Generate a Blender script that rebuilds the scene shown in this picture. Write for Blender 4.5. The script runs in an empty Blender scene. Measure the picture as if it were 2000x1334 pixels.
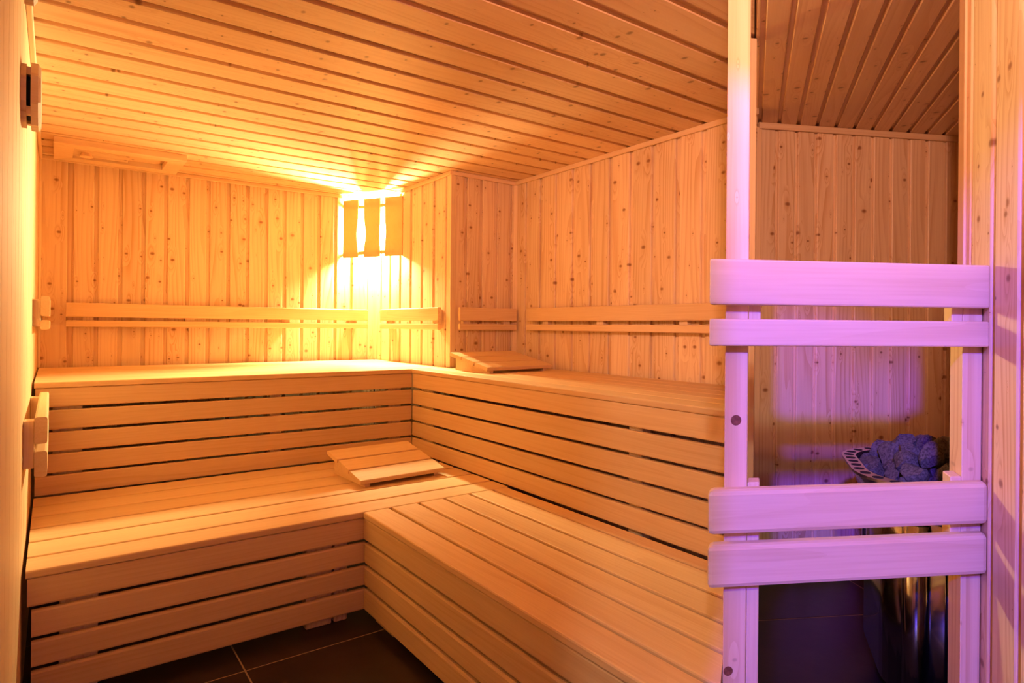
import bpy, bmesh, math, random
from mathutils import Matrix, Vector
random.seed(7)
scene = bpy.context.scene
COL = scene.collection

# ---------------------------------------------------------------- camera
PSI = math.radians(36.13); ROLL = math.radians(0.48); ZC = 1.13
fwd = Vector((math.sin(PSI), math.cos(PSI), 0)); rgt = Vector((math.cos(PSI), -math.sin(PSI), 0)); up = Vector((0, 0, 1))
cam = bpy.data.cameras.new('camera'); cam_o = bpy.data.objects.new('camera', cam); COL.objects.link(cam_o)
cam.sensor_width = 36.0; cam.lens = 36.0 * 1227.2 / 2000.0; cam.shift_y = -(667 - 637.4) / 2000.0
cam.clip_start = 0.02
M = Matrix((rgt, up, -fwd)).transposed().to_4x4()
cam_o.matrix_world = Matrix.Translation((0, 0, ZC)) @ M @ Matrix.Rotation(ROLL, 4, 'Z')
scene.camera = cam_o

# ---------------------------------------------------------------- world, exposure
world = bpy.data.worlds.new('world'); scene.world = world; world.use_nodes = True
world.node_tree.nodes['Background'].inputs[0].default_value = (0.9, 0.55, 0.45, 1)
world.node_tree.nodes['Background'].inputs[1].default_value = 0.02
scene.view_settings.view_transform = 'Standard'; scene.view_settings.look = 'None'
scene.view_settings.exposure = 0.0; scene.view_settings.gamma = 1.0
scene.view_settings.use_curve_mapping = False
scene.cycles.max_bounces = 6; scene.cycles.diffuse_bounces = 5; scene.cycles.glossy_bounces = 2; scene.cycles.transmission_bounces = 3
scene.cycles.sample_clamp_indirect = 6.0; scene.cycles.adaptive_threshold = 0.02

# light levels (corner and hall lamps and the added fill spots are built below)
BULB_STRENGTH = 4900.0;  BULB_COLOR = (1.0, 0.80, 0.38)
PALE_POWER = 95.0;      PALE_COLOR = (1.0, 0.86, 0.72)
HALL_POWER = 42.0;     HALL_COLOR = (0.13, 0.05, 1.0)
SPOT_POWER = 205.0;      SPOT_COLOR = (1.0, 0.47, 0.32)

# ---------------------------------------------------------------- materials
def nodes_of(m):
    m.use_nodes = True
    nt = m.node_tree
    return nt, nt.nodes, nt.links

def wood(name, light, dark, knot, knot_amount=1.0, ring=1.0, rough=0.5, fine=0.5, spec=0.35, vary=0.16, wav=0.55):
    m = bpy.data.materials.new(name); nt, N, L = nodes_of(m)
    b = N['Principled BSDF']
    def nd(t, **k):
        n = N.new(t)
        for a, v in k.items(): setattr(n, a, v)
        return n
    def math_(op, a, b_=None, c=None):
        n = nd('ShaderNodeMath', operation=op)
        for i, v in enumerate((a, b_, c)):
            if v is None: continue
            if isinstance(v, (int, float)): n.inputs[i].default_value = v
            else: L.new(v, n.inputs[i])
        return n.outputs[0]
    tc = nd('ShaderNodeTexCoord'); oi = nd('ShaderNodeObjectInfo')
    off = nd('ShaderNodeCombineXYZ')
    L.new(math_('MULTIPLY', oi.outputs['Random'], 61.0), off.inputs[0])
    L.new(math_('MULTIPLY', oi.outputs['Random'], 23.7), off.inputs[1])
    L.new(math_('MULTIPLY', oi.outputs['Random'], 11.3), off.inputs[2])
    add = nd('ShaderNodeVectorMath', operation='ADD'); L.new(tc.outputs['Object'], add.inputs[0]); L.new(off.outputs[0], add.inputs[1])
    P = add.outputs[0]
    def scaled(v):
        n = nd('ShaderNodeVectorMath', operation='MULTIPLY'); L.new(P, n.inputs[0]); n.inputs[1].default_value = v
        return n.outputs[0]
    sep = nd('ShaderNodeSeparateXYZ'); L.new(P, sep.inputs[0])
    # knots: round spots of different size scattered over the board
    KX, KY = 7.0, 15.0
    if knot_amount > 0:
        vo = nd('ShaderNodeTexVoronoi', voronoi_dimensions='2D', feature='F1'); vo.inputs['Scale'].default_value = 1.0
        kp = scaled((KX, KY, 0)); L.new(kp, vo.inputs['Vector'])
        df = nd('ShaderNodeVectorMath', operation='SUBTRACT'); L.new(kp, df.inputs[0]); L.new(vo.outputs['Position'], df.inputs[1])
        dm = nd('ShaderNodeVectorMath', operation='MULTIPLY'); L.new(df.outputs[0], dm.inputs[0]); dm.inputs[1].default_value = (1.25 / KX, 0.9 / KY, 0)
        le = nd('ShaderNodeVectorMath', operation='LENGTH'); L.new(dm.outputs[0], le.inputs[0]); dist = le.outputs['Value']
        dh = nd('ShaderNodeVectorMath', operation='MULTIPLY'); L.new(df.outputs[0], dh.inputs[0]); dh.inputs[1].default_value = (0.35 / KX, 1.1 / KY, 0)
        lh = nd('ShaderNodeVectorMath', operation='LENGTH'); L.new(dh.outputs[0], lh.inputs[0]); hdist = lh.outputs['Value']
        csep = nd('ShaderNodeSeparateColor'); L.new(vo.outputs['Color'], csep.inputs[0])
        size = math_('MULTIPLY', math_('POWER', csep.outputs[0], 2.3), 0.0175)
        kn = nd('ShaderNodeMapRange', interpolation_type='SMOOTHSTEP'); L.new(dist, kn.inputs[0]); L.new(math_('MULTIPLY', size, 0.25), kn.inputs[1]); L.new(size, kn.inputs[2])
        kn.inputs[3].default_value = 1.0; kn.inputs[4].default_value = 0.0
        on_ = math_('GREATER_THAN', size, 0.0012)
        knm = math_('MULTIPLY', kn.outputs[0], on_)
        halo = nd('ShaderNodeMapRange', interpolation_type='SMOOTHSTEP'); L.new(hdist, halo.inputs[0]); halo.inputs[1].default_value = 0.0; L.new(math_('MULTIPLY', size, 2.6), halo.inputs[2]); halo.inputs[3].default_value = 1.0; halo.inputs[4].default_value = 0.0
        halom = math_('MULTIPLY', halo.outputs[0], on_)
    else:
        zero = nd('ShaderNodeValue'); zero.outputs[0].default_value = 0.0
        knm = halom = zero.outputs[0]
    # growth rings, bowed round the knots
    wn = nd('ShaderNodeTexNoise'); L.new(scaled((wav, 7.0, 7.0)), wn.inputs['Vector']); wn.inputs['Scale'].default_value = 1.0; wn.inputs['Detail'].default_value = 1.0
    ph = math_('MULTIPLY_ADD', wn.outputs['Fac'], 7.0, math_('MULTIPLY', sep.outputs[1], 26.0))
    ph = math_('MULTIPLY_ADD', halom, 1.6 * knot_amount, ph)
    sn = math_('FRACT', math_('MULTIPLY', ph, 1.3))
    rg = nd('ShaderNodeMapRange', interpolation_type='SMOOTHSTEP'); L.new(sn, rg.inputs[0]); rg.inputs[1].default_value = 0.35; rg.inputs[2].default_value = 0.93
    fall = math_('LESS_THAN', sn, 0.95)
    ringm = math_('MULTIPLY', rg.outputs[0], fall)
    # fine fibre streaks
    fn = nd('ShaderNodeTexNoise'); L.new(scaled((5.0, 190.0, 190.0)), fn.inputs['Vector']); fn.inputs['Scale'].default_value = 1.0; fn.inputs['Detail'].default_value = 1.0
    bn = nd('ShaderNodeTexNoise'); L.new(scaled((1.3, 14.0, 14.0)), bn.inputs['Vector']); bn.inputs['Scale'].default_value = 1.0; bn.inputs['Detail'].default_value = 1.0
    fm = nd('ShaderNodeMapRange'); L.new(fn.outputs['Fac'], fm.inputs[0]); fm.inputs[1].default_value = 0.35; fm.inputs[2].default_value = 0.75
    bm_ = nd('ShaderNodeMapRange'); L.new(bn.outputs['Fac'], bm_.inputs[0]); bm_.inputs[1].default_value = 0.3; bm_.inputs[2].default_value = 0.75
    f = math_('MULTIPLY', ringm, 0.55 * ring)
    f = math_('MULTIPLY', f, math_('MULTIPLY_ADD', bm_.outputs[0], 0.9, 0.25))
    f = math_('MULTIPLY_ADD', fm.outputs[0], 0.35 * fine, f)
    f = math_('MULTIPLY_ADD', bm_.outputs[0], 0.18, f)
    mx = nd('ShaderNodeMix', data_type='RGBA', clamp_factor=True); L.new(f, mx.inputs[0]); mx.inputs[6].default_value = (*light, 1); mx.inputs[7].default_value = (*dark, 1)
    h2 = nd('ShaderNodeMix', data_type='RGBA', clamp_factor=True); L.new(math_('MULTIPLY', math_('POWER', halom, 2.0), 0.35 * knot_amount), h2.inputs[0]); L.new(mx.outputs[2], h2.inputs[6]); h2.inputs[7].default_value = (*dark, 1)
    m2 = nd('ShaderNodeMix', data_type='RGBA', clamp_factor=True); L.new(math_('MULTIPLY', knm, 0.85 * knot_amount), m2.inputs[0]); L.new(h2.outputs[2], m2.inputs[6]); m2.inputs[7].default_value = (*knot, 1)
    hs = nd('ShaderNodeHueSaturation'); L.new(m2.outputs[2], hs.inputs['Color'])
    L.new(math_('MULTIPLY_ADD', oi.outputs['Random'], vary, 1.0 - vary * 0.55), hs.inputs['Value'])
    L.new(hs.outputs[0], b.inputs['Base Color'])
    b.inputs['Roughness'].default_value = rough
    b.inputs['Specular IOR Level'].default_value = spec
    return m

def simple(name, col, rough=0.5, metal=0.0, noise=None, bump=0.0, spec=0.5):
    m = bpy.data.materials.new(name); nt, N, L = nodes_of(m); b = N['Principled BSDF']
    b.inputs['Base Color'].default_value = (*col, 1); b.inputs['Roughness'].default_value = rough; b.inputs['Metallic'].default_value = metal
    b.inputs['Specular IOR Level'].default_value = spec
    if noise:
        sc, amt, col2 = noise
        tc = N.new('ShaderNodeTexCoord'); tn = N.new('ShaderNodeTexNoise'); tn.inputs['Scale'].default_value = sc; tn.inputs['Detail'].default_value = 6
        L.new(tc.outputs['Object'], tn.inputs['Vector'])
        mr = N.new('ShaderNodeMapRange'); mr.inputs[1].default_value = 0.4; mr.inputs[2].default_value = 0.65; L.new(tn.outputs['Fac'], mr.inputs[0])
        mu = N.new('ShaderNodeMath'); mu.operation = 'MULTIPLY'; mu.inputs[1].default_value = amt; L.new(mr.outputs[0], mu.inputs[0])
        mx = N.new('ShaderNodeMix'); mx.data_type = 'RGBA'; mx.inputs[6].default_value = (*col, 1); mx.inputs[7].default_value = (*col2, 1)
        L.new(mu.outputs[0], mx.inputs[0]); L.new(mx.outputs[2], b.inputs['Base Color'])
        if bump:
            bp = N.new('ShaderNodeBump'); bp.inputs['Strength'].default_value = bump; bp.inputs['Distance'].default_value = 0.004
            L.new(tn.outputs['Fac'], bp.inputs['Height']); L.new(bp.outputs[0], b.inputs['Normal'])
    return m

def emit(name, col, s):
    m = bpy.data.materials.new(name); nt, N, L = nodes_of(m)
    b = N['Principled BSDF']; b.inputs['Base Color'].default_value = (0.8, 0.8, 0.8, 1)
    b.inputs['Emission Color'].default_value = (*col, 1); b.inputs['Emission Strength'].default_value = s
    return m

PINE = wood('knotty_pine', (0.88, 0.66, 0.415), (0.62, 0.335, 0.145), (0.26, 0.085, 0.03), rough=0.42)
PINE_CEIL = wood('ceiling_pine', (0.85, 0.60, 0.36), (0.62, 0.33, 0.14), (0.15, 0.055, 0.02), knot_amount=0.8, ring=0.7, rough=0.36, fine=0.4)
PINE_CLEAR = wood('clear_pine', (0.88, 0.67, 0.44), (0.66, 0.39, 0.19), (0.22, 0.07, 0.03), knot_amount=0.35, ring=1.0, rough=0.5, wav=0.12)
TRIMW = wood('trim_pine', (0.87, 0.63, 0.38), (0.70, 0.43, 0.21), (0.3, 0.12, 0.05), knot_amount=0.0, ring=0.5, rough=0.45)
LEFTW = wood('planed_pine', (0.87, 0.63, 0.38), (0.74, 0.47, 0.24), (0.4, 0.18, 0.08), knot_amount=0.25, ring=0.18, rough=0.45, fine=0.3, vary=0.08)
ASPEN = wood('bench_wood', (0.84, 0.595, 0.33), (0.68, 0.41, 0.19), (0.5, 0.3, 0.15), knot_amount=0.0, ring=0.45, rough=0.55, fine=0.8, spec=0.25, vary=0.14)
RAILW = wood('rail_wood', (0.86, 0.66, 0.46), (0.70, 0.46, 0.27), (0.3, 0.15, 0.08), knot_amount=0.0, ring=0.45, rough=0.5, fine=0.8, vary=0.08)
BACK = simple('backing_board', (0.10, 0.055, 0.03), 0.9)
TILE = simple('dark_slate_tile', (0.024, 0.016, 0.012), 0.33, noise=(9.0, 0.8, (0.013, 0.009, 0.007)), bump=0.25)
GROUT = simple('tile_grout', (0.34, 0.25, 0.18), 0.85)
STEEL = simple('polished_steel', (0.50, 0.49, 0.49), 0.16, metal=1.0)
STEEL_D = simple('dark_steel', (0.05, 0.045, 0.045), 0.3, metal=1.0)
BLACK = simple('black_cavity', (0.01, 0.008, 0.007), 0.8)
STONE = simple('granite_stone', (0.13, 0.12, 0.11), 0.85, noise=(7.0, 0.9, (0.03, 0.028, 0.026)), bump=0.0)
WHITE_METAL = simple('white_enamel', (0.75, 0.74, 0.72), 0.4)

# ---------------------------------------------------------------- mesh helpers
def link(name, me, mat, parent=None, mw=None):
    o = bpy.data.objects.new(name, me); COL.objects.link(o)
    if mat and not me.materials: me.materials.append(mat)
    mw = mw or Matrix.Identity(4)
    if parent is not None:
        o.parent = parent
        o.matrix_parent_inverse = PW[parent].inverted()
    o.matrix_basis = mw
    PW[o] = mw
    return o
PW = {}
def tag(o, label=None, cat=None, group=None, kind=None):
    if label: o['label'] = label
    if cat: o['category'] = cat
    if group: o['group'] = group
    if kind: o['kind'] = kind
    return o
def thing(name, loc, label, cat, group=None):
    o = bpy.data.objects.new(name, None); COL.objects.link(o); o.empty_display_size = 0.1
    o.location = loc; PW[o] = Matrix.Translation(loc)
    return tag(o, label, cat, group)
def mesh_pd(name, v, f):
    me = bpy.data.meshes.new(name); me.from_pydata(v, [], f); me.validate(); me.update(); return me
def extrude(name, prof, x0, x1, sk0=0.0, sk1=0.0):
    """closed (y, z) outline run along local x; the ends may be cut askew (dx/dy)"""
    n = len(prof)
    v = [(x0 + sk0 * y, y, z) for y, z in prof] + [(x1 + sk1 * y, y, z) for y, z in prof]
    f = [(i, (i + 1) % n, n + (i + 1) % n, n + i) for i in range(n)]
    f.append(tuple(reversed(range(n)))); f.append(tuple(range(n, 2 * n)))
    me = mesh_pd(name, v, f)
    bm = bmesh.new(); bm.from_mesh(me); bmesh.ops.recalc_face_normals(bm, faces=bm.faces); bm.to_mesh(me); bm.free()
    return me
def round_prof(w, t, r, seg=2):
    """rounded rectangle, y in +-w/2, z in -t..0"""
    pts = []
    for cy, cz, a0 in ((w/2 - r, -r, 0), (-w/2 + r, -r, 90), (-w/2 + r, -t + r, 180), (w/2 - r, -t + r, 270)):
        for k in range(seg + 1):
            a = math.radians(a0 + 90 * k / seg)
            pts.append((cy + r * math.cos(a), cz + r * math.sin(a)))
    return pts
CACHE = {}
def cached(key, fn):
    if key not in CACHE: CACHE[key] = fn()
    return CACHE[key]
def frame(o, xl, zl):
    xl = Vector(xl).normalized(); zl = Vector(zl).normalized(); yl = zl.cross(xl)
    m = Matrix((xl, yl, zl)).transposed().to_4x4(); m.translation = Vector(o); return m
def plank(name, parent, mat, o, xl, zl, L, w, t, r=0.005, sk0=0.0, sk1=0.0):
    """board whose front face centre line starts at o; zl is the way its front faces"""
    key = ('pl', mat.name, round(L, 4), round(w, 4), round(t, 4), r, round(sk0, 4), round(sk1, 4))
    me = cached(key, lambda: extrude(name, round_prof(w, t, min(r, t * 0.49, w * 0.49)), 0, L, sk0, sk1))
    return link(name, me, mat, parent, frame(o, xl, zl))
def tg_prof(p, d=0.0125, t=0.020, g=0.18, c=0.0032):
    """tongue-and-groove board: flat face, chamfered edges, sunk tongue on the -y side"""
    gw = p * g
    return [(-p/2, -t), (-p/2, -d), (-p/2 + gw - 0.001, -d), (-p/2 + gw, -c), (-p/2 + gw + c, 0), (p/2 - c, 0), (p/2, -c), (p/2, -t)]
def tgboard(name, parent, mat, o, xl, zl, L, p, sk0=0.0, sk1=0.0, d=0.0125):
    key = ('tg', mat.name, round(L, 4), round(p, 4), round(sk0, 4), round(sk1, 4), d)
    me = cached(key, lambda: extrude(name, tg_prof(p, d, c=min(0.0032, d * 0.4)), 0, L, sk0, sk1))
    return link(name, me, mat, parent, frame(o, xl, zl))
def prism(name, poly, z0, z1, mat, parent=None, bevel=0.0, xdir=None, seg=1):
    """plan outline run from z0 to z1; xdir is the way the grain runs (None: world axes)"""
    n = len(poly)
    v = [Vector((x, y, z0)) for x, y in poly] + [Vector((x, y, z1)) for x, y in poly]
    f = [(i, (i + 1) % n, n + (i + 1) % n, n + i) for i in range(n)] + [tuple(reversed(range(n))), tuple(range(n, 2 * n))]
    mw = None
    if xdir is not None:
        c = sum(v, Vector((0, 0, 0))) / len(v)
        zl = (0, 0, 1) if abs(xdir[2]) < 0.5 else (-fwd.x, -fwd.y, 0)
        mw = frame(c, xdir, zl); mi = mw.inverted(); v = [mi @ p for p in v]
    me = mesh_pd(name, [tuple(p) for p in v], f)
    bm = bmesh.new(); bm.from_mesh(me); bmesh.ops.recalc_face_normals(bm, faces=bm.faces)
    if bevel: bmesh.ops.bevel(bm, geom=list(bm.edges), offset=bevel, segments=seg, affect='EDGES', profile=0.5)
    bm.to_mesh(me); bm.free()
    return link(name, me, mat, parent, mw)
def boxw(name, x0, x1, y0, y1, z0, z1, mat, parent=None, bevel=0.003):
    e = (x1 - x0, y1 - y0, z1 - z0); k = e.index(max(e)); xd = [(1, 0, 0), (0, 1, 0), (0, 0, 1)][k]
    return prism(name, [(x0, y0), (x1, y0), (x1, y1), (x0, y1)], z0, z1, mat, parent, bevel, xd)
def clip(poly, a, b, c):
    """keep a*x+b*y>=c"""
    out = []
    for i in range(len(poly)):
        p, q = poly[i], poly[(i + 1) % len(poly)]
        dp = a * p[0] + b * p[1] - c; dq = a * q[0] + b * q[1] - c
        if dp >= 0: out.append(p)
        if dp * dq < 0:
            t = dp / (dp - dq); out.append((p[0] + t * (q[0] - p[0]), p[1] + t * (q[1] - p[1])))
    return out
def area(poly): return 0.5 * abs(sum(poly[i][0] * poly[(i+1) % len(poly)][1] - poly[(i+1) % len(poly)][0] * poly[i][1] for i in range(len(poly))))

# ---------------------------------------------------------------- plan of the sauna (metres)
XL, XB, XB2, YA, YJ, H = -0.07, 1.905, 2.380, 4.309, 3.231, 2.05
WX, WY = 0.840, 0.543                      # line of the heater corner, along which the guard stands
def W(s, q): return (WX * s - WY * q, WY * s + WX * q)
K1 = (XB2, 1.540)
DD = Vector((0.898, -0.440)).normalized(); D0 = Vector((2.541, 1.628)); DN = Vector((-0.440, -0.898)).normalized()
E_FAR = Vector((1.811, 0.601)); EW = Vector((WX, WY)).normalized(); EN = Vector((-WY, WX)).normalized()
E_NEAR = E_FAR - EW * 1.70
DOOR_Y = 0.150                               # door opening in the left wall, beside the camera

# ---- floor
floor = prism('floor', [(-0.6, -1.2), (4.1, -1.2), (4.1, 4.5), (-0.6, 4.5)], -0.06, -0.0008, GROUT)
tag(floor, 'dark slate tiled floor with thin pale grout lines', 'floor', kind='structure')
g = 0.0045; S = 0.60
for i in range(-1, 6):
    for j in range(-6, 5):
        x0 = 0.513 + S * (i - 1); y0 = 2.161 + S * (j - 1)
        poly = clip([(x0 + g/2, y0 + g/2), (x0 + S - g/2, y0 + g/2), (x0 + S - g/2, y0 + S - g/2), (x0 + g/2, y0 + S - g/2)], -WY, WX, 0.003)
        if len(poly) < 3 or area(poly) < 0.004 or x0 > 2.4 or x0 + S < -0.1 or y0 > 4.3 or y0 + S < -0.6: continue
        prism('floor_tile', poly, -0.012, 0.0, TILE, floor, 0.0012)
dD = Vector((0.402, -0.219)).normalized(); nD = Vector((0.219, 0.402)).normalized(); o0 = Vector((2.205, 1.399))
S2 = 0.90
for i in range(-3, 4):
    for j in range(-4, 2):
        c = [o0 + dD * (S2 * (i + a) + 0.62) + nD * (S2 * (j + b)) for a, b in ((0, 0), (1, 0), (1, 1), (0, 1))]
        cc = sum(c, Vector((0, 0))) / 4
        poly = [tuple(p + (cc - p).normalized() * g * 1.0) for p in c]
        poly = clip(poly, WY, -WX, 0.003)
        poly = clip(poly, 0, 1, -0.8)
        if len(poly) < 3 or area(poly) < 0.004 or cc.x > 3.9: continue
        prism('floor_tile', poly, -0.012, 0.0, TILE, floor, 0.0012)

# ---- ceiling
ceiling = prism('ceiling', [(-0.13, -1.2), (4.1, -1.2), (4.1, 4.5), (-0.13, 4.5)], H + 0.0205, H + 0.065, BACK)
tag(ceiling, 'pine board ceiling with dark grooves between long boards', 'ceiling', kind='structure')
pc = 0.1545; y = 4.420
while y > -0.75:
    yc = y - pc / 2
    if yc >= 1.54 + pc / 2:
        tgboard('ceiling_board', ceiling, PINE_CEIL, (XL - 0.02, yc, H), (1, 0, 0), (0, 0, -1), XB2 + 0.03 - XL, pc)
    else:
        # board runs to the seam above the guard: X = Y * WX / WY ; local y = -(Y - yc)
        xe = yc * WX / WY - 0.006
        if xe - XL > 0.16: tgboard('ceiling_board', ceiling, PINE_CEIL, (XL - 0.02, yc, H), (1, 0, 0), (0, 0, -1), xe - XL + 0.02, pc, 0, -WX / WY)
    y -= pc
pn = 0.081; q = -0.0146 + 0.0146
edges = [0.0] + [-0.0146 - 0.081 * k for k in range(0, 18)]
for a, b in zip(edges, edges[1:]):
    qc = (a + b) / 2; wd = a - b
    p0 = W(-0.55, qc)
    send = (D0.dot(-DN) + 0.03 - (WX * 0 - WY * qc) * 0.440 - (WX * qc) * 0.898) / (WX * 0.440 + WY * 0.898)
    tgboard('ceiling_board', ceiling, PINE_CEIL, (p0[0], p0[1], H), (WX, WY, 0), (0, 0, -1), send + 0.58, wd)

# ---- walls: a backing sheet that carries its boards
def wall(name, label, P0, P1, n, cuts, mat=PINE, z0=0.0, z1=H, gd=0.0125):
    P0 = Vector(P0); P1 = Vector(P1); n = Vector(n).normalized(); d = (P1 - P0); Lw = d.length; d.normalize()
    i0 = d * 0.026; a = P0 + i0 - n * 0.0205; b = P1 - i0 - n * 0.0205; a2 = P0 + i0 - n * 0.06; b2 = P1 - i0 - n * 0.06
    w_ = prism(name, [tuple(a), tuple(b), tuple(b2), tuple(a2)], z0, z1 + 0.01, BACK)
    tag(w_, label, 'wall', kind='structure')
    cs = [0.0] + [c for c in cuts if 0.012 < c < Lw - 0.012] + [Lw]
    for u, v in zip(cs, cs[1:]):
        m = P0 + d * (u + v) / 2
        tgboard('wall_board', w_, mat, (m.x, m.y, z0), (0, 0, 1), (n.x, n.y, 0), z1 - z0, v - u, d=gd)
    return w_
rng = lambda a, s, n: [a + s * k for k in range(n)]
wall('wall_back', 'knotty pine wall behind the corner lamp and long upper bench', (XL, YA), (XB, YA), (0, -1), rng(0.080 - XL + 0.008, 0.1172, 18))
wall('wall_right_corner', 'short pine wall right of the glowing corner lamp', (XB, YJ), (XB, YA), (-1, 0), rng(3.269 - YJ, 0.1556, 8))
wall('wall_jog', 'narrow pine wall facing the room between two inner corners', (XB, YJ), (XB2, YJ), (0, -1), rng(0.115, 0.111, 5))
wall('wall_right', 'long knotty pine wall above the right upper bench', K1, (XB2, YJ), (-1, 0), rng(2.079 - K1[1] - 0.148 * 3, 0.1473, 13))
wall('wall_heater', 'pine wall behind the stone filled heater', tuple(D0 - DD * 0.02), tuple(D0 + DD * 1.50), tuple(DN), rng(0.029, 0.0972, 16))
wall('wall_heater_return', 'short pine return beside the heater corner', K1, tuple(D0), (WY, -WX), [0.1])
wall('wall_left', 'pine wall running along the left edge beside the benches', (XL, DOOR_Y), (XL, YA), (1, 0), rng(0.12, 0.154, 30), LEFTW, gd=0.0002)
wall('wall_front', 'pine wall at the right edge beside the guard rails', tuple(E_NEAR), tuple(E_FAR), tuple(EN), [c for c in [1.70 - 0.082 - 0.152 * k for k in range(11)][::-1]])
ew = E_FAR + Vector((0.01, -0.01))
wall('wall_niche', 'pine wall hidden behind the heater niche', tuple(E_FAR), tuple(E_FAR - EN * 1.1), tuple(EW), rng(0.1, 0.15, 8))
pe = D0 + DD * 1.45; pf = E_FAR - EN * 1.05
wall('wall_niche_end', 'pine wall closing the heater niche', tuple(pf), tuple(pe), tuple(Vector((-(pe - pf).y, (pe - pf).x)).normalized()), rng(0.1, 0.15, 12))
wall('wall_entrance', 'pine wall behind the camera', (XL, -0.62), tuple(E_NEAR + EW * 0.02), (-0.1, 1.0) if False else (Vector(((E_NEAR.y + 0.62), -(E_NEAR.x - XL))) * -1).normalized(), rng(0.1, 0.15, 6))
# wall over the door opening in the left wall
hd = boxw('wall_lintel', XL - 0.06, XL, -0.75, DOOR_Y, 1.995, H + 0.01, TRIMW, None, 0.0); tag(hd, 'pine lintel over the entrance opening', 'lintel', kind='structure')
jb = boxw('trim_1', XL - 0.07, XL + 0.004, DOOR_Y - 0.035, DOOR_Y, 0.0, 1.995, TRIMW); tag(jb, 'pine door jamb at the end of the left wall', 'trim', kind='structure')

# ---- trims
tn = [1]
def trim(P0, P1, n, z0, h, t, label, mat=TRIMW):
    tn[0] += 1
    P0 = Vector(P0); P1 = Vector(P1); n = Vector(n).normalized(); d = P1 - P0
    o = plank('trim_%d' % tn[0], None, mat, (P0.x + n.x * t, P0.y + n.y * t, z0 + h/2), (d.x, d.y, 0), (n.x, n.y, 0), d.length, h, t, 0.004)
    return tag(o, label, 'trim', kind='structure')
CT = H - 0.024
trim((XL, YA), (XB, YA), (0, -1), CT, 0.024, 0.016, 'thin pine ceiling strip along the back wall')
trim((XB, YJ - 0.012), (XB, YA), (-1, 0), CT, 0.024, 0.016, 'thin pine ceiling strip right of the corner lamp')
trim((XB, YJ), (XB2, YJ), (0, -1), CT, 0.024, 0.016, 'thin pine ceiling strip on the narrow jog wall')
trim((XB2, K1[1] - 0.02), (XB2, YJ), (-1, 0), CT, 0.026, 0.016, 'thin pine ceiling strip along the long right wall')
trim(tuple(D0), tuple(D0 + DD * 1.46), tuple(DN), CT - 0.004, 0.028, 0.016, 'thin pine ceiling strip above the heater wall')
trim((XL, DOOR_Y), (XL, YA), (1, 0), CT, 0.024, 0.016, 'thin pine ceiling strip along the left wall')
def vtrim(x, y, w, t, xl_dir, label, z0=0.884, z1=CT):
    tn[0] += 1
    n = Vector(xl_dir).normalized()
    o = plank('trim_%d' % tn[0], None, TRIMW, (x, y, z0), (0, 0, 1), (n.x, n.y, 0), z1 - z0, w, t, 0.005)
    return tag(o, label, 'trim', kind='structure')
vtrim(XL + 0.009, YA - 0.009, 0.020, 0.018, (1, -1), 'upright pine strip in the far left corner')
vtrim(XB - 0.010, YA - 0.010, 0.026, 0.020, (-1, -1), 'upright pine strip in the corner below the lamp', z1=1.60)
vtrim(XB - 0.006, YJ + 0.017, 0.048, 0.006, (-1, 0), 'upright pine cover strip on the outer corner of the jog, lit side')
vtrim(XB + 0.012, YJ - 0.0065, 0.036, 0.006, (0, -1), 'upright pine cover strip on the outer corner of the jog, shaded side')
vtrim(XB2 - 0.010, YJ - 0.010, 0.030, 0.020, (-1, -1), 'upright pine strip in the inner corner right of the jog')
vtrim(K1[0] - 0.006, K1[1] + 0.012, 0.044, 0.006, (-1, 0), 'upright pine cover strip at the end of the right wall')
dq = D0 - DD * 0.012 + DN * 0.012
o_ = vtrim(dq.x, dq.y, 0.056, 0.012, tuple(DN), 'upright pine strip left of the heater wall', z0=0.0)
# outer corner of the wall at the right edge: two cover strips
c1 = E_FAR - EW * 0.02
o_ = plank('trim_20', None, TRIMW, (c1.x + EN.x * 0.007, c1.y + EN.y * 0.007, 0), (0, 0, 1), (EN.x, EN.y, 0), CT, 0.046, 0.007, 0.003)
tag(o_, 'upright pine cover strip on the corner above the right guard post', 'trim', kind='structure')

# ---------------------------------------------------------------- benches
def seat_x(parent, x0, x1, y0, y1, ztop, t=0.024):
    plank('seat_slat', parent, ASPEN, (x0, (y0 + y1)/2, ztop), (1, 0, 0), (0, 0, 1), x1 - x0, y1 - y0, t, 0.005)
QC = 0.056
def yclip(x): return (QC + WY * x) / WX
def seat_y(parent, xa, xb, yend, ztop, t=0.024):
    xc = (xa + xb)/2; ys = yclip(xc)
    plank('seat_slat', parent, ASPEN, (xc, ys, ztop), (0, 1, 0), (0, 0, 1), yend - ys, xb - xa, t, 0.005, -WY / WX, 0.0)
UP, LO = 0.882, 0.411
ua = thing('sauna_bench', (0.8, 3.75, 0), 'upper slatted bench running along the back wall under the corner lamp', 'bench')
for k in range(6):
    y0 = 3.227 + k * 0.1765; seat_x(ua, -0.062, 1.893, y0, y0 + 0.169, UP)
USK = [(0.777, 0.857), (0.684, 0.7645), (0.593, 0.6725), (0.503, 0.5815), (0.4125, 0.4925)]
for z0, z1 in USK:
    plank('skirt_slat', ua, ASPEN, (-0.058, 3.233, (z0 + z1)/2), (1, 0, 0), (0, -1, 0), 1.652 + 0.058 + 0.004, z1 - z0, 0.022, 0.005)
for x0, x1 in ((0.0, 0.105), (0.881, 0.934), (1.521, 1.60)):
    boxw('support_post', x0, x1, 3.257, 3.302, 0.0, UP - 0.025, PINE_CLEAR, ua)
for x in (0.05, 0.907, 1.55):
    boxw('bearer', x - 0.025, x + 0.025, 3.303, 4.27, UP - 0.075, UP - 0.0245, PINE_CLEAR, ua)
ub = thing('sauna_bench', (2.0, 2.2, 0), 'upper slatted bench running along the long right wall to the guard post', 'bench')
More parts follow.
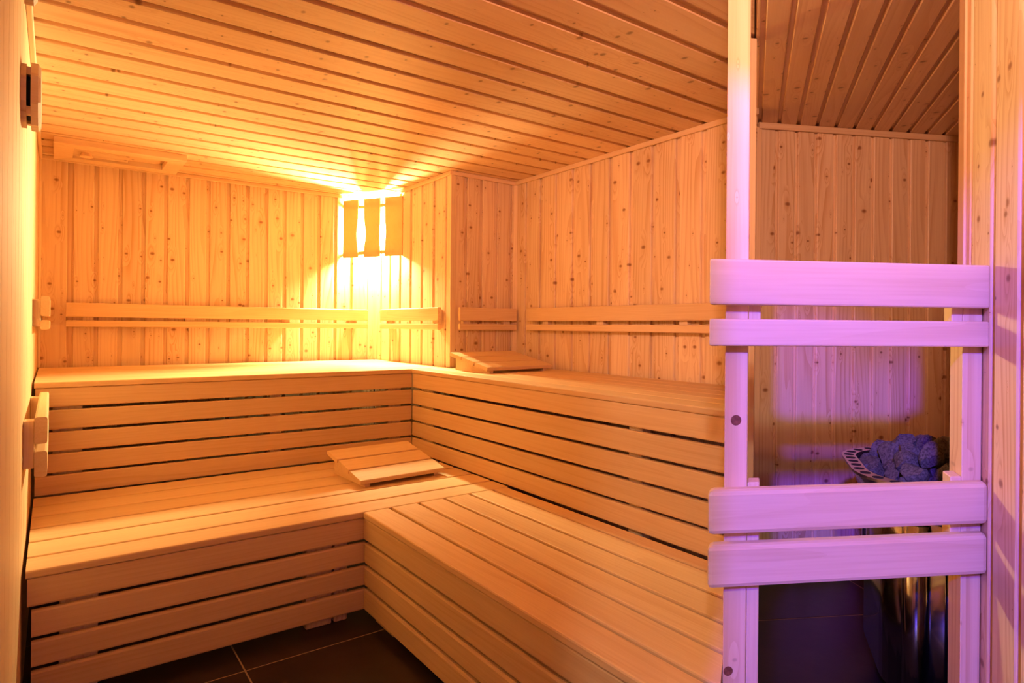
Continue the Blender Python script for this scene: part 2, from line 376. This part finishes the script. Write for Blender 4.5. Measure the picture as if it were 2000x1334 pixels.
for k in range(6):
    x0 = 1.652 + k * 0.1185; seat_y(ub, x0, x0 + 0.1125, 3.222, UP)
for z0, z1 in USK:
    ys = yclip(1.66) + 0.004
    plank('skirt_slat', ub, ASPEN, (1.658, ys, (z0 + z1)/2), (0, 1, 0), (-1, 0, 0), 3.228 - ys, z1 - z0, 0.022, 0.005)
for y0, y1 in ((3.03, 3.165), (1.52, 1.583)):
    boxw('support_post', 1.6815, 1.727, y0, y1, 0.0, UP - 0.025, PINE_CLEAR, ub)
for yy in (3.10, 1.55):
    boxw('bearer', 1.728, 2.33, max(yy, 1.55) + (0.10 if yy < 2 else 0), max(yy, 1.55) + 0.05 + (0.10 if yy < 2 else 0), UP - 0.075, UP - 0.0245, PINE_CLEAR, ub)
la = thing('sauna_bench', (0.8, 2.7, 0), 'lower slatted bench along the back with a headrest lying on it', 'bench')
ed = [2.285, 2.418, 2.583, 2.747, 2.908, 3.070, 3.226]
for a, b in zip(ed, ed[1:]):
    seat_x(la, -0.060, 1.652, a + (0.006 if a > 2.3 else 0), b - 0.006, LO)
LSK = [(0.302, 0.386), (0.2105, 0.290), (0.1235, 0.199), (0.030, 0.111)]
for k, (z0, z1) in enumerate(LSK):
    xs = -0.056 if k == 0 else -0.046
    plank('skirt_slat', la, ASPEN, (xs, 2.291 + (0.0 if k == 0 else 0.003), (z0 + z1)/2), (1, 0, 0), (0, -1, 0), 0.984 - xs, z1 - z0, 0.022, 0.007)
for x0, x1 in ((0.02, 0.118), (0.761, 0.858), (0.868, 0.919)):
    boxw('leg', x0, x1, 2.318, 2.365, 0.0, LO - 0.025, PINE_CLEAR, la)
for x0 in (0.05, 0.80):
    boxw('bearer', x0, x0 + 0.04, 2.366, 3.22, LO - 0.07, LO - 0.0245, PINE_CLEAR, la)
lb = thing('sauna_bench', (1.3, 1.6, 0), 'lower slatted bench in the right foreground running towards the guard rails', 'bench')
ed = [0.967, 1.079, 1.203, 1.323, 1.447, 1.568, 1.650]
for a, b in zip(ed, ed[1:]):
    seat_y(lb, a + (0.0065 if a > 0.97 else 0), b - 0.0065, 2.279, LO)
for k, (z0, z1) in enumerate(LSK):
    ys = yclip(0.98) + 0.004
    plank('skirt_slat', lb, ASPEN, (0.973 + (0 if k == 0 else 0.003), ys, (z0 + z1)/2), (0, 1, 0), (-1, 0, 0), 2.2905 - ys, z1 - z0, 0.022, 0.007)
for y0, y1 in ((2.085, 2.236), (1.0, 1.1)):
    boxw('leg', 1.0, 1.045, y0, y1, 0.0, LO - 0.025, PINE_CLEAR, lb)
for yy in (2.14, 1.15):
    boxw('bearer', 1.046 if yy > 2 else 1.10, 1.63, yy, yy + 0.04, LO - 0.07, LO - 0.0245, PINE_CLEAR, lb)

# ---------------------------------------------------------------- backrests on the walls
BR = ((1.162, 1.241), (1.106, 1.143))
def backrest(label, P0, P1, n, ends=(0.12, 0.12), mid=(), cutend=False):
    P0 = Vector(P0); P1 = Vector(P1); n = Vector(n); d = (P1 - P0); L = d.length; d.normalize()
    c = (P0 + P1)/2
    t = thing('backrest', (c.x, c.y, 1.106), label, 'backrest', 'backrests on the walls')
    f = 0.05
    for k, (z0, z1) in enumerate(BR):
        plank('backrest_slat', t, ASPEN, (P0.x + n.x * f, P0.y + n.y * f, (z0 + z1)/2), (d.x, d.y, 0), (n.x, n.y, 0), L, z1 - z0, 0.022, 0.005)
    for u in [ends[0], L - ends[1]] + list(mid):
        p = P0 + d * u
        plank('batten', t, PINE_CLEAR, (p.x + n.x * 0.0275, p.y + n.y * 0.0275, 1.112), (0, 0, 1), (n.x, n.y, 0), 0.118, 0.05, 0.027, 0.002)
    return t
backrest('long two slat backrest on the back wall left of the lamp', (0.057, YA), (1.828, YA), (0, -1), (0.10, 0.10), (0.62, 1.2))
backrest('short two slat backrest just right of the corner below the lamp', (XB, 3.294), (XB, 4.117), (-1, 0), (0.06, 0.08))
backrest('shortest two slat backrest on the narrow jog wall', (1.943, YJ), (2.357, YJ), (0, -1), (0.06, 0.06))
backrest('two slat backrest on the long right wall ending behind the guard rails', (XB2, 1.63), (XB2, 3.039), (-1, 0), (0.25, 0.15), (0.8,))
# the two backrests on the left wall, seen end on
def side_backrest(label, y0, y1, slats, bz, th):
    t = thing('backrest', (XL, (y0 + y1)/2, bz[0]), label, 'backrest', 'backrests on the walls')
    xf = XL + 0.058
    for z0, z1 in slats:
        plank('backrest_slat', t, ASPEN, (xf, y0, (z0 + z1)/2), (0, 1, 0), (1, 0, 0), y1 - y0, z1 - z0, th, 0.006)
    for yy in (y0 + 0.012, y1 - 0.09):
        boxw('batten', XL, xf - th - 0.0003, yy, yy + 0.06, bz[0], bz[1], PINE_CLEAR, t, 0.002)
    return t
side_backrest('two slat backrest on the left wall above the upper bench, seen end on', 3.25, 4.2, ((1.157, 1.240), (1.100, 1.139)), (1.112, 1.226), 0.031)
side_backrest('two slat backrest on the left wall above the lower bench, seen end on', 2.32, 3.15, ((0.771, 0.850), (0.673, 0.749)), (0.698, 0.868 - 0.03), 0.031)

# ---------------------------------------------------------------- headrests
def headrest(label, x, y, z, rot, w, dep, hf, hb):
    """front edge centre at x, y; z is the bench top; hf / hb top height at front and back"""
    t = thing('headrest', (x, y, z), label, 'headrest', 'wooden headrests on the benches')
    R = Matrix.Translation((x, y, z)) @ Matrix.Rotation(rot, 4, 'Z')
    th = 0.020; n = 3; gap = 0.011
    sl = math.atan2(hb - hf, dep); ln = math.hypot(dep, hb - hf); sw = (ln - gap * (n - 1)) / n
    for k in range(n):
        c = sw/2 + k * (sw + gap)
        yy = c * math.cos(sl); zz = hf + c * math.sin(sl)
        me = cached(('hr', w, round(sw, 4)), lambda: extrude('headrest_slat', round_prof(sw, th, 0.004), -w/2, w/2))
        link('headrest_slat', me, ASPEN, t, R @ Matrix.Translation((0, yy, zz)) @ Matrix.Rotation(sl, 4, 'X'))
    for s in (-1, 1):
        x0 = s * (w/2 - 0.04)
        zb = lambda yv: hf + yv * math.tan(sl) - th / math.cos(sl) - 0.0005
        prof = [(0.016, 0.0), (dep - 0.02, 0.0), (dep - 0.02, zb(dep - 0.02)), (0.016, max(0.006, zb(0.016)))]
        v = [(x0 - 0.012, a, b) for a, b in prof] + [(x0 + 0.012, a, b) for a, b in prof]
        fc = [(0, 1, 2, 3), (7, 6, 5, 4), (0, 4, 5, 1), (1, 5, 6, 2), (2, 6, 7, 3), (3, 7, 4, 0)]
        link('wedge_side', mesh_pd('wedge_side', v, fc), ASPEN, t, R)
    return t
headrest('slatted wooden headrest on the lower bench', 1.312, 2.625, LO, math.radians(3.0), 0.437, 0.365, 0.034, 0.112)
headrest('slatted wooden headrest on the upper bench near the jog wall', 2.050, 2.722, UP, math.radians(4.0), 0.462, 0.345, 0.033, 0.100)

# ---------------------------------------------------------------- corner lamp
lA = Vector((1.648, YA)); lB = Vector((XB, 3.868)); ld = (lB - lA); LL = ld.length; ld.normalize()
ln_ = Vector((-ld.y, ld.x)); ln_ = ln_ if ln_.dot(Vector((-1, -1))) > 0 else -ln_
lc = (lA + lB)/2
lamp = thing('corner_lamp', (lc.x, lc.y, 1.603), 'glowing corner lamp behind three waisted upright wooden slats', 'lamp')
def lamp_slat(u0, u1, waist_l, waist_r, z0=1.603, z1=2.006):
    n = 14; v = []; 
    for i in range(n + 1):
        a = i / n; z = z0 + (z1 - z0) * a
        wob = math.exp(-((a - 0.40) / 0.17) ** 2)
        for u in (u0 + waist_l * wob, u1 - waist_r * wob):
            for dpt in (0.0, -0.010):
                p = lA + ld * u + ln_ * (0.004 + dpt)
                v.append((p.x, p.y, z))
    f = []
    for i in range(n):
        b = 4 * i; c = b + 4
        f += [(b, b+2, c+2, c), (b+1, c+1, c+3, b+3), (b, c, c+1, b+1), (b+2, b+3, c+3, c+2)]
    f += [(0, 1, 3, 2), (4*n, 4*n+2, 4*n+3, 4*n+1)]
    me = mesh_pd('lamp_slat', v, f)
    bm = bmesh.new(); bm.from_mesh(me); bmesh.ops.recalc_face_normals(bm, faces=bm.faces); bm.to_mesh(me); bm.free()
    link('lamp_slat', me, LAMPW, lamp)
LAMPW = wood('lamp_wood', (0.72, 0.46, 0.23), (0.58, 0.32, 0.14), (0.4, 0.2, 0.1), knot_amount=0.0, ring=0.3, rough=0.55)
nt_ = LAMPW.node_tree; tr_ = nt_.nodes.new('ShaderNodeBsdfTranslucent'); tr_.inputs[0].default_value = (0.85, 0.42, 0.16, 1)
ms_ = nt_.nodes.new('ShaderNodeMixShader'); ms_.inputs[0].default_value = 0.12
nt_.links.new(nt_.nodes['Principled BSDF'].outputs[0], ms_.inputs[1]); nt_.links.new(tr_.outputs[0], ms_.inputs[2])
nt_.links.new(ms_.outputs[0], nt_.nodes['Material Output'].inputs['Surface'])
lamp_slat(0.012, 0.140, 0.0, 0.012)
lamp_slat(0.190, 0.322, 0.016, 0.005)
lamp_slat(0.365, 0.507, 0.008, 0.0)
for z in (1.635, 1.955):
    p = lA + ld * 0.012 - ln_ * 0.0065
    plank('lamp_rail', lamp, LAMPW, (p.x, p.y, z), (ld.x, ld.y, 0), (ln_.x, ln_.y, 0), LL - 0.024, 0.024, 0.012, 0.002)
bc = Vector((XB - 0.062, YA - 0.056, 1.775))
bm = bmesh.new(); bmesh.ops.create_uvsphere(bm, u_segments=16, v_segments=10, radius=0.032)
for vv in bm.verts: vv.co.z *= 3.1
me = bpy.data.meshes.new('bulb'); bm.to_mesh(me); bm.free()
for p in me.polygons: p.use_smooth = True
link('bulb', me, emit('bulb_glow', BULB_COLOR, BULB_STRENGTH), lamp, Matrix.Translation(bc))
dg = Vector((1, 1, 0)).normalized()
bm = bmesh.new(); bmesh.ops.create_cone(bm, cap_ends=True, segments=14, radius1=0.014, radius2=0.018, depth=0.030)
me = bpy.data.meshes.new('socket'); bm.to_mesh(me); bm.free()
link('socket', me, WHITE_METAL, lamp, Matrix.Translation(bc + dg * 0.044) @ dg.to_track_quat('Z', 'Y').to_matrix().to_4x4())

# ---------------------------------------------------------------- ceiling vent with sliding cover
vt = thing('ceiling_vent', (0.28, 4.02, H), 'pine ceiling vent with a sliding cover and a round knob', 'vent')
x0, x1, y0, y1 = -0.005, 0.585, 3.825, 4.225; zz = H
def bar(name, poly, za, zb, mat=TRIMW): return prism(name, poly, za, zb, mat, vt, 0.002)
b_ = 0.085
bar('vent_frame', [(x0, y0), (x1, y0), (x1 - b_, y0 + b_), (x0 + b_, y0 + b_)], zz - 0.032, zz)
bar('vent_frame', [(x0, y1), (x0 + b_, y1 - b_), (x1 - b_, y1 - b_), (x1, y1)], zz - 0.032, zz)
bar('vent_frame', [(x0, y0 + 0.001), (x0 + b_ - 0.001, y0 + b_), (x0 + b_ - 0.001, y1 - b_), (x0, y1 - 0.001)], zz - 0.032, zz)
bar('vent_frame', [(x1, y0 + 0.001), (x1, y1 - 0.001), (x1 - b_ + 0.001, y1 - b_), (x1 - b_ + 0.001, y0 + b_)], zz - 0.032, zz)
bar('vent_opening', [(x0 + b_, y0 + b_), (x1 - b_, y0 + b_), (x1 - b_, y1 - b_), (x0 + b_, y1 - b_)], zz - 0.003, zz, PINE_CEIL)
cov_o = bar('sliding_cover', [(x0 + b_ - 0.004, y0 + b_ + 0.004), (x0 + b_ + 0.25, y0 + b_ + 0.004), (x0 + b_ + 0.25, y1 - b_ - 0.03), (x0 + b_ - 0.004, y1 - b_ - 0.03)], zz - 0.024, zz - 0.004, PINE)
bm = bmesh.new(); bmesh.ops.create_cone(bm, cap_ends=True, segments=18, radius1=0.030, radius2=0.020, depth=0.024)
me = bpy.data.meshes.new('knob'); bm.to_mesh(me); bm.free()
link('knob', me, TRIMW, cov_o, Matrix.Translation((x0 + b_ + 0.055, (y0 + y1)/2 - 0.01, zz - 0.032)))

# ---------------------------------------------------------------- octagonal vents on the left wall
def octa(r, x0, x1, mat, parent, name, cy, cz, bevel=0.0):
    v = []; f = []
    for x, rr in ((x0, r), (x1 - bevel, r), (x1, r - bevel * 1.6)):
        for k in range(8):
            a = math.radians(22.5 + 45 * k); v.append((x, cy + rr * math.cos(a), cz + rr * math.sin(a)))
    for s in (0, 8):
        for k in range(8): f.append((s + k, s + (k + 1) % 8, s + 8 + (k + 1) % 8, s + 8 + k))
    f += [tuple(reversed(range(8))), tuple(range(16, 24))]
    me = mesh_pd(name, v, f)
    bm = bmesh.new(); bm.from_mesh(me); bmesh.ops.recalc_face_normals(bm, faces=bm.faces); bm.to_mesh(me); bm.free()
    return link(name, me, mat, parent)
def wall_vent(label, cy, cz, r):
    t = thing('wall_vent', (XL, cy, cz - r), label, 'vent', 'wooden vents on the left wall')
    octa(r * 0.94, XL, XL + 0.011, PINE_CLEAR, t, 'base_plate', cy, cz)
    octa(r * 0.70, XL + 0.011, XL + 0.020, BLACK, t, 'air_slot', cy, cz)
    octa(r, XL + 0.020, XL + 0.041, PINE_CLEAR, t, 'cover_plate', cy, cz, 0.006)
    for a in (45, 135, 225, 315):
        yy = cy + r * 0.82 * math.cos(math.radians(a)); z2 = cz + r * 0.82 * math.sin(math.radians(a))
        boxw('spacer', XL + 0.011, XL + 0.0202, yy - 0.010, yy + 0.010, z2 - 0.010, z2 + 0.010, PINE_CLEAR, t, 0.0)
wall_vent('octagonal wooden air vent high on the left wall', 2.06, 1.715, 0.086)
wall_vent('wooden wall fitting cut off by the top left corner of the picture', 1.52, 1.845, 0.10)

# ---------------------------------------------------------------- guard in front of the heater
RL = Vector((1.071, 0.791)); RR = Vector((1.637, 0.489)); rd = (RR - RL).normalized(); rl = (RR - RL).length
rn = Vector((rd.y, -rd.x)); rn = rn if rn.y < 0 else -rn      # faces the camera
guard = thing('heater_guard', (1.37, 0.66, 0), 'pale wooden heater guard of four rails on two posts', 'guard')
RT = 0.036
for z0, z1, r in ((1.178, 1.271, 0.004), (1.0935, 1.149, 0.004), (0.709, 0.800, 0.010), (0.600, 0.688, 0.010)):
    dv = EW * (RT / EW.dot(-rn))
    prism('rail', [tuple(RL), tuple(RR), tuple(RR + dv), tuple(RL + dv)], z0, z1, RAILW, guard, r, (rd.x, rd.y, 0), 2)
def post(name, a, b, depth, z0, z1, mat=PINE_CLEAR, dirv=(WX, WY), bev=0.002):
    """front edge from a to b, sides along dirv"""
    dv = Vector(dirv).normalized() * depth
    return prism(name, [tuple(a), tuple(b), tuple(b + dv), tuple(a + dv)], z0, z1, mat, guard, bev, (0, 0, 1))
bl = -rn * (RT + 0.0005)
def rp(u): return RL + rd * u + bl   # behind the rails
# positions along the rail measured from its left end
lpost = post('post', rp(0.0533), rp(0.1045), 0.09, 0.0, H)
KNOTM = simple('dark_timber_knot', (0.16, 0.05, 0.03), 0.6, noise=(90.0, 0.7, (0.30, 0.11, 0.06)))
for ku, kz, kr in ((0.0785, 0.937, 0.0118), (0.0655, 0.412, 0.0105)):
    kp = rp(ku) + rn * 0.0004
    pr = [(kr * math.cos(math.radians(a)), kr * 0.95 * math.sin(math.radians(a))) for a in range(0, 360, 24)]
    me = mesh_pd('knot', [(x, y, 0.0) for x, y in pr] + [(x, y, -0.0003) for x, y in pr], [tuple(range(15)), tuple(reversed(range(15, 30)))] + [(i, 15 + i, 15 + (i + 1) % 15, (i + 1) % 15) for i in range(15)])
    link('knot', me, KNOTM, lpost, frame((kp.x, kp.y, kz), (rd.x, rd.y, 0), (rn.x, rn.y, 0)))
post('batten', rp(0.1057), rp(0.1325), 0.045, 0.0, 0.806, RAILW)
post('batten', rp(0.1057), rp(0.1325), 0.045, 1.10, 1.262, RAILW)
post('post', rp(0.6115), rp(0.6605), 0.095, 0.0, 1.262)
post('batten', rp(0.5835), rp(0.6110), 0.062, 0.612, 0.806, RAILW)
post('batten', rp(0.5835), rp(0.6110), 0.062, 1.10, 1.262, RAILW)
rpw = W(2.13, 0.004)
a_ = Vector(rpw) - rd * 0.03; b_2 = Vector(rpw) + rd * 0.010
post('rear_post', a_, b_2, 0.045, 0.0, H, TRIMW)

# ---------------------------------------------------------------- heater with stones
HS0, HS1, HQ0, HQ1 = 1.99, 2.60, -0.76, -0.36
def rrect(s0, s1, q0, q1, r, n=8):
    pts = []
    for cs, cq, a0 in ((s1 - r, q1 - r, 0), (s0 + r, q1 - r, 90), (s0 + r, q0 + r, 180), (s1 - r, q0 + r, 270)):
        for k in range(n + 1):
            a = math.radians(a0 + 90 * k / n); pts.append(W(cs + r * math.cos(a), cq + r * math.sin(a)))
    return pts
hc = W((HS0 + HS1)/2, (HQ0 + HQ1)/2)
heater = thing('sauna_heater', (hc[0], hc[1], 0), 'polished steel sauna heater with a perforated rim behind the guard rails', 'heater')
def smooth(o):
    for p in o.data.polygons: p.use_smooth = len(p.vertices) == 4
    return o
smooth(prism('body', rrect(HS0, HS1, HQ0, HQ1, 0.17), 0.10, 0.60, STEEL, heater))
smooth(prism('base', rrect(HS0 + 0.04, HS1 - 0.04, HQ0 + 0.04, HQ1 - 0.04, 0.13), 0.02, 0.10, STEEL_D, heater))
for s, q_ in ((HS0 + 0.08, HQ0 + 0.08), (HS0 + 0.08, HQ1 - 0.08), (HS1 - 0.08, HQ0 + 0.08), (HS1 - 0.08, HQ1 - 0.08)):
    x, y = W(s, q_); boxw('foot', x - 0.018, x + 0.018, y - 0.018, y + 0.018, 0.0, 0.0205, BLACK, heater, 0.002)
# flared basket and rim with round holes
RI = 0.045
ro = rrect(HS0 - 0.03, HS1 + 0.05, HQ0 - 0.05, HQ1 + 0.072, 0.24, 10)
ri = rrect(HS0 + 0.015, HS1 + 0.005, HQ0 - 0.005, HQ1 + 0.030, 0.20, 10)
rb = rrect(HS0, HS1, HQ0, HQ1, 0.17, 10)
n = len(ro)
v = [(x, y, 0.60) for x, y in rb] + [(x, y, 0.692) for x, y in ro] + [(x, y, 0.700) for x, y in ro] + [(x, y, 0.700) for x, y in ri] + [(x, y, 0.62) for x, y in ri]
f = []
for ring_ in range(4):
    for i in range(n):
        j = (i + 1) % n; f.append((ring_ * n + i, ring_ * n + j, (ring_ + 1) * n + j, (ring_ + 1) * n + i))
f.append(tuple(range(4 * n, 5 * n)))
me = mesh_pd('rim', v, f); bm = bmesh.new(); bm.from_mesh(me); bmesh.ops.recalc_face_normals(bm, faces=bm.faces); bm.to_mesh(me); bm.free()
rim_o = link('rim', me, simple('brushed_steel', (0.62, 0.60, 0.60), 0.32, metal=1.0), heater)
# holes: dark discs set into the rim all the way round
per = [Vector(a).lerp(Vector(b), 0.5) for a, b in zip(ro, ri)]
cum = [0.0]
for i in range(n): cum.append(cum[-1] + (per[(i + 1) % n] - per[i]).length)
nh = 32
hm = None
for k in range(nh):
    t_ = cum[-1] * (k + 0.5) / nh
    i = max(a for a in range(n) if cum[a] <= t_)
    u = (t_ - cum[i]) / max(1e-6, cum[i + 1] - cum[i]); pt = per[i].lerp(per[(i + 1) % n], u)
    if hm is None:
        bm = bmesh.new(); bmesh.ops.create_cone(bm, cap_ends=True, segments=14, radius1=0.0145, radius2=0.0145, depth=0.006)
        hm = bpy.data.meshes.new('rim_hole'); bm.to_mesh(hm); bm.free()
    link('rim_hole', hm, BLACK, rim_o, Matrix.Translation((pt.x, pt.y, 0.6982)))
# vertical steel flutes on the faces turned to the room
def flute(s, q_, r=0.026):
    x, y = W(s, q_)
    me = cached(('fl', r), lambda: extrude('steel_column', [(r * math.cos(math.radians(a)), r * math.sin(math.radians(a))) for a in range(0, 360, 20)], 0.0, 0.49))
    for p in me.polygons: p.use_smooth = len(p.vertices) == 4
    link('steel_column', me, STEEL, heater, frame((x, y, 0.105), (0, 0, 1), (1, 0, 0)))
flute(2.02, -0.425, 0.034); flute(1.985, -0.515, 0.030)
# slotted bracket on the left face
me = None
def slot_plate():
    import math as _m
    out = [(-0.03, 0.02), (-0.03, -0.16)] + [(0.03 * _m.cos(_m.radians(a)) * 1.0, -0.16 + 0.03 * _m.sin(_m.radians(a))) for a in range(190, 360, 20)] + [(0.03, -0.16), (0.03, 0.02)]
    return out
for nm, sc_, off_, mt in (('bracket', 1.0, 0.006, STEEL), ('bracket_slot', 0.5, 0.008, BLACK)):
    pl = slot_plate(); c_ = W(2.36, HQ1 + off_)
    prof = [(a * sc_, (b if sc_ == 1.0 else b * 0.92)) for a, b in pl]
    v = []; 
    for d_ in (0.0, -0.008):
        for a, b in prof:
            x, y = W(2.40 + a * 1.6, HQ1 + off_ + d_); v.append((x, y, 0.50 + b))
    m_ = len(prof)
    f = [(i, (i + 1) % m_, m_ + (i + 1) % m_, m_ + i) for i in range(m_)] + [tuple(reversed(range(m_))), tuple(range(m_, 2 * m_))]
    link(nm, mesh_pd(nm, v, f), mt, heater)
# louvred panel on the front face
for k in range(9):
    p = W(HS0 - 0.004, -0.60)
    plank('louvre', heater, STEEL_D, (p[0], p[1], 0.20 + k * 0.042), (WY, -WX, 0), (-WX, -WY, 0.8), 0.12, 0.028, 0.004, 0.001)

# stones
def stone_mesh(seed):
    r = random.Random(seed); bm = bmesh.new(); bmesh.ops.create_icosphere(bm, subdivisions=3, radius=1.0)
    planes = []
    for _ in range(9):
        d = Vector((r.gauss(0, 1), r.gauss(0, 1), r.gauss(0, 1))).normalized(); planes.append((d, r.uniform(0.45, 0.80)))
    for vtx in bm.verts:
        co = vtx.co.copy()
        for d, h in planes:
            s = co.dot(d)
            if s > h: co -= d * (s - h)
        vtx.co = co * r.uniform(0.985, 1.015)
    me = bpy.data.meshes.new('sauna_stone'); bm.to_mesh(me); bm.free(); me.materials.append(STONE); return me
SM = [stone_mesh(100 + i) for i in range(9)]
rs = random.Random(5); placed = []
def put_stone(s, q_, z, rad):
    x, y = W(s, q_); o = bpy.data.objects.new('sauna_stone', SM[rs.randrange(9)]); COL.objects.link(o)
    o.location = (x, y, z); o.rotation_euler = (rs.uniform(0, 6.3), rs.uniform(0, 6.3), rs.uniform(0, 6.3))
    o.scale = (rad * rs.uniform(0.95, 1.25), rad * rs.uniform(0.8, 1.05), rad * rs.uniform(0.75, 1.0))
    PW[o] = Matrix.Identity(4)
    tag(o, 'rough grey granite stone heaped in the heater basket', 'stone', 'stones heaped in the sauna heater')
def inside(s, q_, m):
    a = (HS1 - HS0)/2 + 0.005 - m; b = (HQ1 - HQ0)/2 + 0.028 - m
    return (abs(s - (HS0 + HS1)/2 - 0.008) / a) ** 3 + (abs(q_ - (HQ0 + HQ1)/2 - 0.012) / b) ** 3 < 1
for z, m, rad, md in ((0.672, 0.040, 0.046, 0.071), (0.714, 0.075, 0.047, 0.076), (0.752, 0.125, 0.045, 0.080)):
    got = []
    for _ in range(4000):
        s, q_ = rs.uniform(HS0 - 0.02, HS1 + 0.02), rs.uniform(HQ0 - 0.02, HQ1 + 0.05)
        if inside(s, q_, m) and all((s - a) ** 2 + (q_ - b) ** 2 > md * md for a, b in got): got.append((s, q_))
    for s, q_ in got: put_stone(s, q_, z + rs.uniform(-.008, .010), rad * rs.uniform(0.85, 1.15))

# ---------------------------------------------------------------- hall lamp and added fill spots near the entrance
hl = Vector((-2.45, -1.25, 2.62))
hall = thing('hall_lamp', tuple(hl), 'violet ceiling spot in the room outside the entrance', 'lamp')
bm = bmesh.new(); bmesh.ops.create_cone(bm, cap_ends=True, segments=24, radius1=0.11, radius2=0.11, depth=0.05)
me = bpy.data.meshes.new('lamp_housing'); bm.to_mesh(me); bm.free()
tgt = Vector((1.4, 0.7, 1.2)); dv = (tgt - hl).normalized()
rotm = dv.to_track_quat('-Z', 'Y').to_matrix().to_4x4()
link('lamp_housing', me, WHITE_METAL, hall, Matrix.Translation(hl - dv * 0.04) @ rotm)
ld_ = bpy.data.lights.new('violet_light', 'AREA'); ld_.shape = 'DISK'; ld_.size = 0.16; ld_.energy = HALL_POWER; ld_.color = HALL_COLOR; ld_.spread = math.radians(60)
lo = bpy.data.objects.new('violet_light', ld_); COL.objects.link(lo); lo.parent = hall; lo.matrix_parent_inverse = PW[hall].inverted()
lo.matrix_basis = Matrix.Translation(hl) @ rotm
def fill_spot(name, lname, label, at, to, energy, color, size, blend, soft):  # unseen spot with a small housing, added as fill light
    d = (to - at).normalized(); r = d.to_track_quat('-Z', 'Y').to_matrix().to_4x4()
    t = thing(name, tuple(at), label, 'lamp')
    bm = bmesh.new(); bmesh.ops.create_cone(bm, cap_ends=True, segments=20, radius1=0.026, radius2=0.018, depth=0.05)
    me = bpy.data.meshes.new('lamp_housing'); bm.to_mesh(me); bm.free()
    link('lamp_housing', me, WHITE_METAL, t, Matrix.Translation(at - d * 0.066) @ r)
    l = bpy.data.lights.new(lname, 'SPOT'); l.shadow_soft_size = soft; l.energy = energy; l.color = color
    l.spot_size = math.radians(size); l.spot_blend = blend
    o = bpy.data.objects.new(lname, l); COL.objects.link(o); o.parent = t; o.matrix_parent_inverse = PW[t].inverted()
    o.matrix_basis = Matrix.Translation(at) @ r
sl_ = Vector((-0.030, -0.06, 1.93))
fill_spot('entrance_fill', 'warm_fill', 'added warm fill spot over the entrance', sl_, sl_ + Vector((0.80, 0.60, 0.075)), SPOT_POWER, SPOT_COLOR, 68, 0.9, 0.03)  # added out of view to brighten the left post, jog and heater wall
fill_spot('porch_fill', 'pale_fill', 'added pale fill spot just outside the entrance', Vector((-1.00, -0.75, 2.25)), Vector((1.45, 0.62, 1.05)), PALE_POWER, PALE_COLOR, 70, 0.6, 0.06)  # made-up source outside the door, lifts the guard rails towards white
